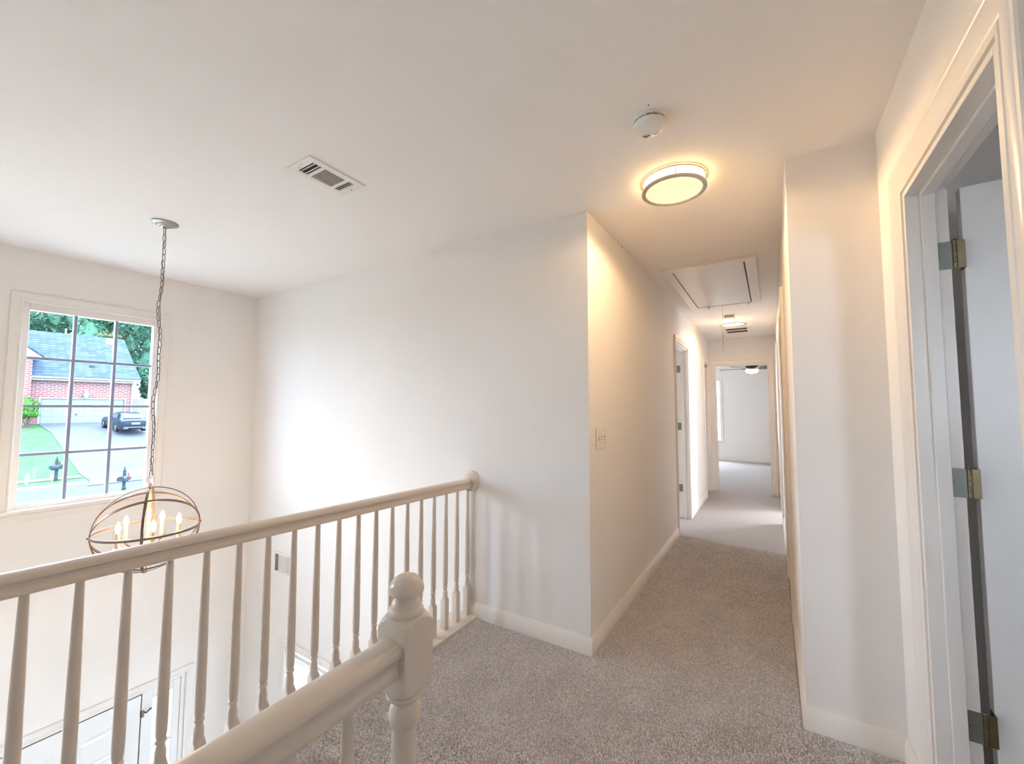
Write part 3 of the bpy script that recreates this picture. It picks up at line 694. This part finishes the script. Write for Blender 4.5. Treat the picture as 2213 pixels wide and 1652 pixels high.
# chain links
lk = MB(); path = []
for k in range(20):
    a = 2 * PI * k / 20; path.append((.0085 * math.cos(a), 0, .0165 * math.sin(a) + (.006 if math.sin(a) > 0 else -.006)))
src = MB().tube(path, .0019, 6, closed=True).build('chain_link', 'bronze', ch, smooth=60)
z = H - .055; n = 0
top = z; bot = .925
cnt = int((top - bot) / .0395)
for i in range(cnt + 1):
    t = i / cnt; zz = top + (bot - top) * t
    sway = .012 * math.sin(t * 15) * math.sin(PI * t) + .006 * math.sin(t * 33) * math.sin(PI * t)
    o = src if i == 0 else share(src, ch)
    o.location = (sway * math.cos(yaw), sway * math.sin(yaw), zz - .61)
    o.rotation_euler = (0, random.uniform(-.12, .12), (PI / 2 if i % 2 else 0) + .5 + random.uniform(-.3, .3))
MB().tube([(.004 * math.sin(t * 40), .003 * math.cos(t * 31), H - .05 - .61 + (.92 - H + .05) * t) for t in [k / 60 for k in range(61)]], .0016, 6).build('cord', 'bronze', ch)
for a in (.3, .3 + PI / 2):
    MB().tube([(.021 * math.cos(t), 0, .285 + .021 * math.sin(t)) for t in [2 * PI * k / 28 for k in range(28)]], .0018, 6, closed=True).build('loop', 'nickel', ch, smooth=60).rotation_euler = (0, 0, a)
# pivot axis is square to the view of the stairs; rings turn about it
PV = math.atan2(.5285, .849) + 0.75
RO = .245
def band(tilt, name='cage_ring', R=RO, wd=.013, th=.0045):
    rs = []
    for k in range(72):
        a = 2 * PI * k / 72; ca, sa = math.cos(a), math.sin(a); rs.append([(rr * ca, rr * sa, zz) for rr, zz in ((R - th, -wd / 2), (R, -wd / 2), (R, wd / 2), (R - th, wd / 2))])
    return MB().rings(rs, closed=True).build(name, 'cage_metal', ch, smooth=30)
dirv = Vector((CX, CY, 0)) - Vector((CAMPOS.x, CAMPOS.y, 0)); ang = math.atan2(dirv.y, dirv.x)   # along the view from the stairs
# local frame: X = pivot axis
def ring_rot(tilt):
    piv = Vector((-math.sin(ang + .09), math.cos(ang + .09), 0))
    base = Matrix.Rotation(math.atan2(piv.y, piv.x), 4, 'Z'); return (base @ Matrix.Rotation(tilt, 4, 'X')).to_euler()
for tlt, R in ((0, RO), (math.radians(90), RO * .985), (math.radians(50), RO * .995), (math.radians(-50), RO * .99)):
    band(0, R=R).rotation_euler = ring_rot(tlt)
vr = band(0, R=RO * .975); vr.rotation_euler = (Matrix.Rotation(ang - .10, 4, 'Z') @ Matrix.Rotation(PI / 2, 4, 'X')).to_euler()
for s in (-1, 1):
    piv = Vector((-math.sin(ang + .09), math.cos(ang + .09), 0)) * RO * s
    MB().lathe([(.0, -.008), (.007, -.005), (.007, .005), (0, .008)], (piv.x, piv.y, 0), 12).build('pivot', 'bronze', ch, smooth=40)
MB().lathe([(.0, -.252), (.007, -.248), (.008, -.238), (.005, -.232), (.005, -.12), (.012, -.115), (.024, -.105), (.028, -.09), (.022, -.078), (.008, -.07), (.0065, .10), (.010, .105), (.010, .115), (.0065, .12), (.006, .235), (.010, .240), (.010, .252), (.004, .262)], seg=20).build('column', 'candle_sleeve', ch, smooth=40)
for k in range(5):
    a = ang - math.radians(27 + 72 * k)
    ca, sa = math.cos(a), math.sin(a)
    MB().tube([(r * ca, r * sa, zz) for r, zz in ((.015, -.09), (.05, -.105), (.09, -.108), (.12, -.098), (.138, -.085), (.140, -.075))], .0045, 8).build('arm', 'cage_metal', ch, smooth=60)
    c = (.14 * ca, .14 * sa, 0)
    MB().lathe([(.006, -.082), (.020, -.074), (.022, -.070), (.012, -.069)], c, 20).build('drip_pan', 'cage_metal', ch, smooth=40)
    cs = MB().lathe([(.0095, -.070), (.0095, .012), (.007, .013)], c, 16).build('candle', 'candle_sleeve', ch, smooth=40)
    MB().lathe([(.006, .013), (.0085, .019), (.0125, .030), (.0135, .038), (.0115, .050), (.0075, .061), (.0035, .070), (.0, .076)], c, 16).build('bulb', 'bulb_glow', cs, smooth=60)

# ------------------------------------------------------------------ bedroom fan
fn = empty('ceiling_fan', (.545, 7.5, H)); tag(fn, 'dark ceiling fan with a lit globe in the end bedroom', 'fan')
MB().lathe([(.0, -.20), (.05, -.20), (.07, -.05), (.075, 0)], seg=24).build('canopy', 'fan_body', fn, smooth=40)
MB().lathe([(.0, -.345), (.09, -.342), (.108, -.325), (.110, -.245), (.10, -.225), (.05, -.20)], seg=32).build('motor', 'fan_body', fn, smooth=40)
MB().lathe([(.0, -.415), (.05, -.410), (.09, -.395), (.112, -.37), (.115, -.345), (.10, -.342)], seg=32).build('globe', 'fan_glow', fn, smooth=40)
for k in range(5):
    a = math.radians(22 + 72 * k)
    b = MB().rings([[(x, -w, -.305 + t), (x, w, -.320 + t), (x, w, -.314 + t), (x, -w, -.299 + t)] for x, w, t in ((.13, .035, 0), (.2, .055, 0), (.50, .068, 0), (.57, .06, 0), (.60, .03, 0))]).build('blade', 'fan_wood', fn); b.rotation_euler = (0, 0, a)
    br = MB().box(.09, .17, -.015, .015, -.322, -.314).build('blade_bracket', 'fan_body', fn); br.rotation_euler = (0, 0, a)

# ------------------------------------------------------------------ carpet pile (tufts) over landing and near hallway
def carpet_pile():
    sp = .0062
    regs = [(-.744, XR - .015, -1.655, -.015, sp), (-.744, .17, -2.3, -1.655, sp), (.016, XH - .016, -.015, 1.2, sp), (.016, XH - .016, 1.2, 2.4, .0085)]
    V = []; F = []; off = 0
    for x0, x1, y0, y1, s in regs:
        nx, ny = int((x1 - x0) / s), int((y1 - y0) / s)
        gx, gy = np.meshgrid(np.arange(nx) * s + x0, np.arange(ny) * s + y0)
        n = gx.size
        px = gx.ravel() + rng.uniform(-.45, .45, n) * s; py = gy.ravel() + rng.uniform(-.45, .45, n) * s
        keep = ~((np.abs(px - NX) < .042) & (np.abs(py - NY) < .042)) & ~((px > .175) & (py < -1.6) & (px < .265))
        px, py = px[keep], py[keep]; n = len(px)
        clump = .5 + .5 * np.sin(px * 61 + 2.1 * np.sin(py * 47)) * np.sin(py * 53 + 1.7 * np.sin(px * 39))
        h = (.0042 + .0034 * rng.random(n)) * (.8 + .35 * clump)
        th = rng.uniform(0, 2 * np.pi, n); lean = rng.uniform(.1, .9, n) * s * 1.1; la = rng.uniform(0, 2 * np.pi, n)
        r = s * rng.uniform(.60, .85, n)
        v = np.zeros((n, 7, 3))
        for k in range(3):
            a = th + 2 * np.pi * k / 3
            v[:, k, 0] = px + r * np.cos(a); v[:, k, 1] = py + r * np.sin(a); v[:, k, 2] = -.001
            v[:, 3 + k, 0] = px + .85 * r * np.cos(a + .6) + lean * .6 * np.cos(la); v[:, 3 + k, 1] = py + .85 * r * np.sin(a + .6) + lean * .6 * np.sin(la); v[:, 3 + k, 2] = h * .72
        v[:, 6, 0] = px + lean * np.cos(la); v[:, 6, 1] = py + lean * np.sin(la); v[:, 6, 2] = h
        base = (np.arange(n) * 7 + off)[:, None]
        tri = []
        for k in range(3):
            k2 = (k + 1) % 3
            tri += [[k, k2, 3 + k2], [k, 3 + k2, 3 + k], [3 + k, 3 + k2, 6]]
        f = (base[:, None, :] + np.array(tri)[None, :, :]).reshape(-1, 3)
        V.append(v.reshape(-1, 3)); F.append(f); off += n * 7
    V = np.concatenate(V).astype(np.float32); F = np.concatenate(F).astype(np.int32)
    me = bpy.data.meshes.new('carpet_pile'); me.vertices.add(len(V)); me.vertices.foreach_set('co', V.ravel())
    me.loops.add(F.size); me.loops.foreach_set('vertex_index', F.ravel()); me.polygons.add(len(F))
    me.polygons.foreach_set('loop_start', np.arange(0, F.size, 3, dtype=np.int32)); me.polygons.foreach_set('loop_total', np.full(len(F), 3, dtype=np.int32))
    me.update(calc_edges=True); me.materials.append(MATS['carpet_pile'])
    o = bpy.data.objects.new('carpet_pile', me); COL.objects.link(o); tag(o, 'shaggy taupe carpet pile covering landing and hallway floor', 'carpet', kind='stuff')
carpet_pile()

# ------------------------------------------------------------------ outdoors
TX = [0, 33, 35.3, 44, 46.8, 49.6, 90]; TZ = [-3, -3, -2.8, -.6, -.35, -.07, .6]
def terr(x): return float(np.interp(-x, TX, TZ))
def strip(name, m, label, cat, poly_fn, xs, lift=0., kind='structure'):
    """ground strip between two y limits for each x, following the slope"""
    mb = MB(); n = len(xs)
    for x in xs:
        ya, yb = poly_fn(x); mb.v += [(x, ya, terr(x) + lift), (x, yb, terr(x) + lift)]
    for i in range(n - 1): mb.f.append((2 * i, 2 * i + 1, 2 * i + 3, 2 * i + 2))
    return tag(mb.build(name, m), label, cat, kind=kind)
DRV = 5.62
strip('ground', 'lawn', 'green lawn sloping up across the street', 'lawn', lambda x: (-60, 60), [-32.2, -33, -35.3, -40, -44, -46.8, -49.6, -90])
strip('street', 'asphalt', 'blue-grey asphalt street in front of the house', 'street', lambda x: (-60, 60), [-20, -32.05])
strip('ground_yard', 'dry_lawn', 'front yard lawn directly below the foyer window', 'lawn', lambda x: (-60, 60), [12, -20], lift=-.25)
pt = MB().box(-6, 4, YB - 9, YB - T, -3.3, -3.2).build('bounce_slab', 'pale_concrete'); tag(pt, 'unseen pale concrete slab added to bounce daylight upward', 'bounce_slab', kind='structure')  # unseen reflector, added to throw neutral daylight up to the ceiling
strip('driveway', 'concrete', 'grey concrete driveway leading up to the garage', 'driveway', lambda x: (float(np.interp(-x, [30.9, 32.2, 33.2, 36, 49.6], [5.0, 5.35, 5.58, DRV, 6.05])), 14.5), [-30.9, -32.2, -33, -33.2, -35.3, -38, -41.5, -44, -46.8, -49.6], lift=.03)
strip('sidewalk', 'pale_concrete', 'pale sidewalk strip along the lawn edge', 'sidewalk', lambda x: (-60, DRV - .1), [-34.15, -34.75], lift=.035)
cb = MB().sweep([(0, -.05), (.28, -.05), (.28, .02), (.2, .12), (0, .13)], (-32.3, -60, -3), (-32.3, 5.25, -3), (1, 0, 0)).build('kerb', 'pale_concrete'); tag(cb, 'pale concrete kerb along the street edge', 'kerb', kind='structure')

hs = empty('brick_house', (-50, 7, -.1)); hv = Vector((50, -7, .1)); tag(hs, 'red brick house with blue-grey shingle roof and wide garage door across the street', 'house')
XW = -49.6
child(panel('x', XW - .3, XW, 5.0, 11.9, -.3, 3.75, [(6.14, 11.3, -.3, 2.0)]).build('wall', 'brick_wall'), hs, hv)
child(MB().box(XW - 9.5, XW - .3, 11.6, 11.9, -.3, 3.75).build('wall', 'brick_wall'), hs, hv)
child(MB().add([(XW, 11.88, 3.7), (XW - 9.6, 11.88, 3.7), (XW - 4.8, 11.88, 7.75)], [(0, 1, 2)]).build('gable', 'ext_white'), hs, hv)
# main roof, sloping back
def slab4(a, b, c, d, t, m, name):
    mb = MB(); n = (Vector(b) - Vector(a)).cross(Vector(d) - Vector(a)).normalized() * t
    P = [Vector(p) for p in (a, b, c, d)]; mb.rings([P, [p + n for p in P]]); return child(mb.build(name, m), hs, hv)
slab4((XW + .45, -2., 3.78), (XW + .45, 12.25, 3.78), (XW - 4.8, 12.25, 8.0), (XW - 4.8, -2., 8.0), .12, 'roof_shingle', 'roof')
slab4((XW - 10.0, 12.25, 3.78), (XW - 10.0, -2., 3.78), (XW - 4.8, -2., 8.0), (XW - 4.8, 12.25, 8.0), .12, 'roof_shingle', 'roof')
child(MB().box(XW + .38, XW + .52, 5.4, 12.25, 3.66, 3.83).build('gutter', 'ext_white', bevel=.02), hs, hv)
child(MB().box(XW + .0, XW + .42, 5.4, 12.0, 3.5, 3.62).build('soffit', 'ext_white'), hs, hv)
child(MB().box(XW + .02, XW + .12, 11.72, 11.84, -.1, 3.55).build('downspout', 'ext_white'), hs, hv)
gd = child(MB().box(XW - .16, XW - .12, 6.1, 11.34, -.2, 2.02).build('garage_door', 'garage_paint'), hs, hv)
for i in range(4):
    for j in range(8):
        a = 6.2 + j * .64; z0 = -.05 + i * .52
        pb = MB().box(XW - .12, XW - .10, a, a + .56, z0 + .04, z0 + .46).build('garage_panel', 'garage_paint', gd, bevel=.012)
MB().box(XW - .10, XW - .06, 8.2, 8.3, .62, .74).build('garage_handle', 'mailbox_black', gd)
for a in ((6.02, 6.14, -.1, 2.0), (11.3, 11.42, -.1, 2.0), (6.02, 11.42, 2.0, 2.1)): child(MB().box(XW - .02, XW + .03, *a).build('garage_trim', 'ext_white'), hs, hv)
# brick wing on the left with a gable pediment
child(MB().box(XW - 3, XW + .7, 0, 5.45, -.6, 5.3).build('wing', 'brick_wall'), hs, hv)
child(MB().rings([[(XW + .75, 5.9, 5.35), (XW + .75, -1.5, 5.35), (XW + .75, 2.2, 8.4)], [(XW + .9, 5.95, 5.3), (XW + .9, -1.5, 5.3), (XW + .9, 2.2, 8.45)]]).build('pediment', 'ext_white'), hs, hv)
slab4((XW + 1.0, 6.0, 5.3), (XW - 5, 6.0, 5.3), (XW - 5, 2.2, 8.5), (XW + 1.0, 2.2, 8.5), .1, 'roof_shingle', 'wing_roof')
child(MB().box(XW - .9, XW - .6, 9.02, 9.32, 4.75, 5.0).build('roof_vent', 'mailbox_black'), hs, hv)
child(MB().lathe([(.06, 8.0), (.06, 8.6)], (XW - 4.9, 8.2, 0), 8).build('vent_pipe', 'ext_white'), hs, hv)
lm = empty('coach_lamp', (XW + .04, 8.72, 2.35)); tag(lm, 'white wall lantern above the garage door', 'lamp')
MB().box(0, .06, -.07, .07, .05, .45).build('bracket', 'ext_white', lm, bevel=.01)
MB().lathe([(.05, -.30), (.10, -.28), (.21, .06), (.22, .09), (.10, .16), (.03, .2)], (.2, 0, 0), 6).build('lantern', 'ext_white', lm)

# wooden fence right of the house
fe = empty('wooden_fence', (-52, 13.5, 0)); tag(fe, 'grey wooden plank fence beside the brick house', 'fence')
src = MB().box(-.02, .02, -.07, .07, 0, 2.15).build('plank', 'fence_wood', fe)
for i in range(30):
    o = src if i == 0 else share(src, fe)
    o.location = (random.uniform(-.01, .01), -1.5 + i * .15, random.uniform(-.02, .02))
for z in (.4, 1.6): MB().box(-.07, -.02, -1.5, 3.0, z, z + .1).build('fence_rail', 'fence_wood', fe)

# trees: trunk, a lumpy core crown and scattered leaf clusters
def leaf_crown(cx, cy, cz, rx, ry, rz, n, size, seed, flat=1.0):
    r = np.random.default_rng(seed)
    nb = 26
    lob = r.normal(size=(nb, 3)); lob /= np.linalg.norm(lob, axis=1)[:, None]; lob *= r.uniform(.45, .85, (nb, 1)); lr = r.uniform(.22, .42, nb)
    which = r.integers(0, nb, n); d = r.normal(size=(n, 3)); d /= np.linalg.norm(d, axis=1)[:, None]
    p = lob[which] + d * lr[which][:, None] * r.uniform(.8, 1.05, (n, 1))
    p = p * np.array([rx, ry, rz]) + np.array([cx, cy, cz])
    a = r.normal(size=(n, 3)); a /= np.linalg.norm(a, axis=1)[:, None]; b = np.cross(a, r.normal(size=(n, 3))); b /= np.linalg.norm(b, axis=1)[:, None]
    s = size * r.uniform(.6, 1.3, (n, 1))
    V = np.stack([p - a * s, p + b * s * .55, p + a * s, p - b * s * .55], 1).reshape(-1, 3)
    mb = MB(); mb.v = [tuple(q) for q in V]; mb.f = [(4 * i, 4 * i + 1, 4 * i + 2, 4 * i + 3) for i in range(n)]
    # lobes as inner mass so the crown is not see-through
    for i in range(nb):
        c = lob[i] * np.array([rx, ry, rz]) + np.array([cx, cy, cz])
        rr = lr[i] * .74
        mb.lathe([(rr * math.cos(t) * rx, rr * math.sin(t) * rz) for t in np.linspace(-PI / 2, PI / 2, 7)], tuple(c), 10)
    return mb
def tree(x, y, h, r, label, m, seed, n=8000, size=.2):
    z0 = terr(x); o = empty('leafy_tree', (x, y, z0)); tag(o, label, 'tree', 'trees behind the brick house')
    MB().tube([(0, 0, -.3), (.1, .05, h * .25), (0, .1, h * .55)], [h * .025, h * .02, h * .012], 8).build('trunk', 'bark', o)
    leaf_crown(0, 0, h * .58, r, r, h * .46, n, size, seed).build('crown', m, o)
TR = [(-63, 4.6, 15.5, 3.6, 'leaf_tree', 'tall blue-green tree behind the left end of the roof ridge'),
      (-64, 11.4, 16.5, 3.6, 'leaf_tree_light', 'tall light green tree behind the middle of the roof'),
      (-62, 18.2, 16.0, 3.5, 'leaf_tree', 'tall green tree beyond the right end of the roof'),
      (-55.5, 15.9, 8.0, 2.0, 'leaf_tree_light', 'low bushy tree filling the gap above the wooden fence'),
      (-73, 8.6, 21, 3.9, 'leaf_tree_light', 'very tall tree farthest behind the house, left'),
      (-72, 16.3, 21, 3.9, 'leaf_tree', 'very tall tree farthest behind the house, middle'),
      (-71, 25.5, 20, 4.0, 'leaf_tree_light', 'very tall tree beyond the fence at far right'),
      (-72, 0.4, 20, 4.0, 'leaf_tree', 'tall tree left of the brick house')]
for i, (x, y, h, r, m, lb) in enumerate(TR): tree(x, y, h, r, lb, m, 20 + i)
bs = empty('rounded_shrub', (-47.6, 5.15, terr(-47.6))); tag(bs, 'small bright green rounded tree on the lawn beside the garage', 'shrub')
for k in range(5):
    a = 1.3 * k; MB().tube([(0, 0, 0), (.12 * math.cos(a), .12 * math.sin(a), .35), (.4 * math.cos(a), .4 * math.sin(a), .95)], [.05, .04, .02], 6).build('stem', 'bark', bs)
leaf_crown(0, 0, 1.45, .95, 1.05, .75, 1500, .09, 77).build('crown', 'leaf_bush', bs)
mu = MB().lathe([(.0, -.02), (.5, -.02), (.8, -.06), (.9, -.3)], (-47.6, 5.0, terr(-47.6)), 14).build('mulch_bed', 'bark'); tag(mu, 'dark mulch bed under the small rounded tree', 'mulch')
for k, (x, y, s) in enumerate(((-2.1, 1.3, .30), (-2.75, 1.4, .31), (-1.45, 1.4, .32), (-3.75, 1.5, .4))):
    hb = empty('porch_shrub', (x, y, -3.25)); tag(hb, ['green shrub outside the lower blinds, centre', 'green shrub outside the lower blinds, left of centre', 'green shrub outside the lower blinds, right', 'larger green shrub outside the lower blinds at the corner'][k], 'shrub', 'shrubs outside the lower window')
    leaf_crown(0, 0, 1.2, s, s * .7, 1.25, 900, .06, 90 + k).build('crown', 'leaf_bush', hb); MB().tube([(0, 0, 0), (0, 0, .9)], .04, 6).build('stem', 'bark', hb)

# mailboxes
def mailbox(x, y, z, hgt, yawm, label):
    o = empty('mailbox', (x, y, z)); o.rotation_euler = (0, 0, yawm); tag(o, label, 'mailbox', 'kerbside mailboxes')
    MB().box(-.05, .05, -.05, .05, -.1, hgt - .05).lathe([(.09, 0), (.09, .2), (.06, .26)], (0, 0, 0), 10).build('post', 'mailbox_black', o)
    MB().lathe([(.03, hgt - .06), (.05, hgt), (.02, hgt + .05), (.035, hgt + .1), (.0, hgt + .18)], (0, 0, 0), 10).build('finial', 'mailbox_black', o)
    zz = hgt - .55
    prof = [(-.10, zz), (.10, zz), (.10, zz + .14)] + [(.10 * math.cos(t), zz + .14 + .10 * math.sin(t)) for t in np.linspace(.3, PI - .3, 7)] + [(-.10, zz + .14)]
    MB().rings([[(x0, a * 1.5, b) for a, b in prof] for x0 in (-.30, .32)]).build('box', 'mailbox_black', o, smooth=40)
    MB().rings([[(x0, a * 1.55, b) for a, b in prof] for x0 in (.32, .335)]).build('box_door', 'mailbox_black', o)
    MB().box(-.05, .02, .15, .165, zz + .12, zz + .38).build('flag', 'tail_lamp', o)
    MB().box(-.32, .1, -.035, .035, zz - .08, zz).build('arm', 'mailbox_black', o)
mailbox(-34.0, 4.37, -2.92, 1.25, .5, 'black mailbox standing on the lawn strip across the street')
mailbox(-27.5, 5.58, -3.0, 1.10, -.7, 'black mailbox nearest the window, in front of the driveway')

# car parked in front of the garage, seen from behind
car = empty('black_sedan', (-43.2, 10.05, -.62)); car.rotation_euler = (0, math.radians(-5.0), PI + .02); tag(car, 'black sedan parked on the driveway facing the garage', 'car')
# local: +x forward, rear bumper at x=-0.95 ; built about the rear axle
secs = []
for x, hw, zb, zs, zr, hr in ((-1.02, .72, .42, .78, .80, .60), (-.98, .86, .30, .90, .93, .70), (-.80, .91, .24, .97, 1.02, .72), (-.45, .92, .22, .99, 1.08, .70), (-.10, .92, .22, 1.00, 1.30, .62), (.45, .92, .22, .99, 1.44, .58), (1.2, .92, .22, .97, 1.46, .58), (1.8, .92, .22, .96, 1.30, .62), (2.3, .91, .22, .95, 1.0, .70), (3.0, .90, .24, .88, .90, .70), (3.6, .82, .28, .74, .76, .6), (3.75, .65, .40, .62, .64, .5)):
    half = [(hw * .92, zb), (hw, zb + .15), (hw, zs - .14), (hw * .96, zs - .02), (hw * .93, zs), (max(hr + .10, hr), zs + (zr - zs) * .5), (hr, zr - .02), (hr * .6, zr + .015)]
    secs.append([(x, a, b) for a, b in half] + [(x, -a, b) for a, b in reversed(half)])
MB().rings(secs).build('body', 'car_paint', car, smooth=35)
MB().add([(-.55, -.66, 1.09), (-.55, .66, 1.09), (.0, .56, 1.37), (.0, -.56, 1.37)], [(0, 1, 2, 3)]).build('rear_window', 'car_glass', car)
bpy.data.objects['rear_window'].location = (-.055, 0, .03)
for s in (-1, 1):
    MB().add([(.0, s * .85, 1.04), (1.9, s * .85, 1.03), (1.5, s * .66, 1.37), (.45, s * .66, 1.38)], [(0, 1, 2, 3)]).build('side_window', 'car_glass', car).location = (0, s * .01, 0)
    MB().rings([[(-.97, s * .30, .84), (-.94, s * .84, .84), (-.90, s * .86, .94), (-.93, s * .30, .91)], [(-1.02, s * .30, .84), (-.97, s * .86, .84), (-.93, s * .88, .94), (-.98, s * .30, .91)]]).build('tail_light', 'tail_lamp', car)
    MB().box(.95, 1.15, s * .92, s * 1.08, .98, 1.12).build('mirror', 'car_paint', car, bevel=.03)
    MB().box(-1.05, -.98, s * .45, s * .75, .30, .36).build('exhaust', 'wheel_alloy', car, bevel=.01)
    for wx in (0, 2.8):
        wl = MB().rings([[(wx + r * math.cos(t), s * yy, .33 + r * math.sin(t)) for t in [2 * PI * k / 24 for k in range(24)]] for r, yy in ((.25, .70), (.33, .72), (.34, .80), (.33, .93), (.24, .94))]).build('wheel', 'tyre', car, smooth=35)
        MB().rings([[(wx + r * math.cos(t), s * yy, .33 + r * math.sin(t)) for t in [2 * PI * k / 20 for k in range(20)]] for r, yy in ((.23, .93), (.21, .95), (.05, .945))]).build('rim', 'wheel_alloy', wl)
MB().box(-1.06, -1.03, -.26, .26, .66, .80).build('number_plate', 'number_plate', car)
MB().box(-1.07, -1.0, -.72, .72, .40, .46).build('bumper_trim', 'wheel_alloy', car, bevel=.01)
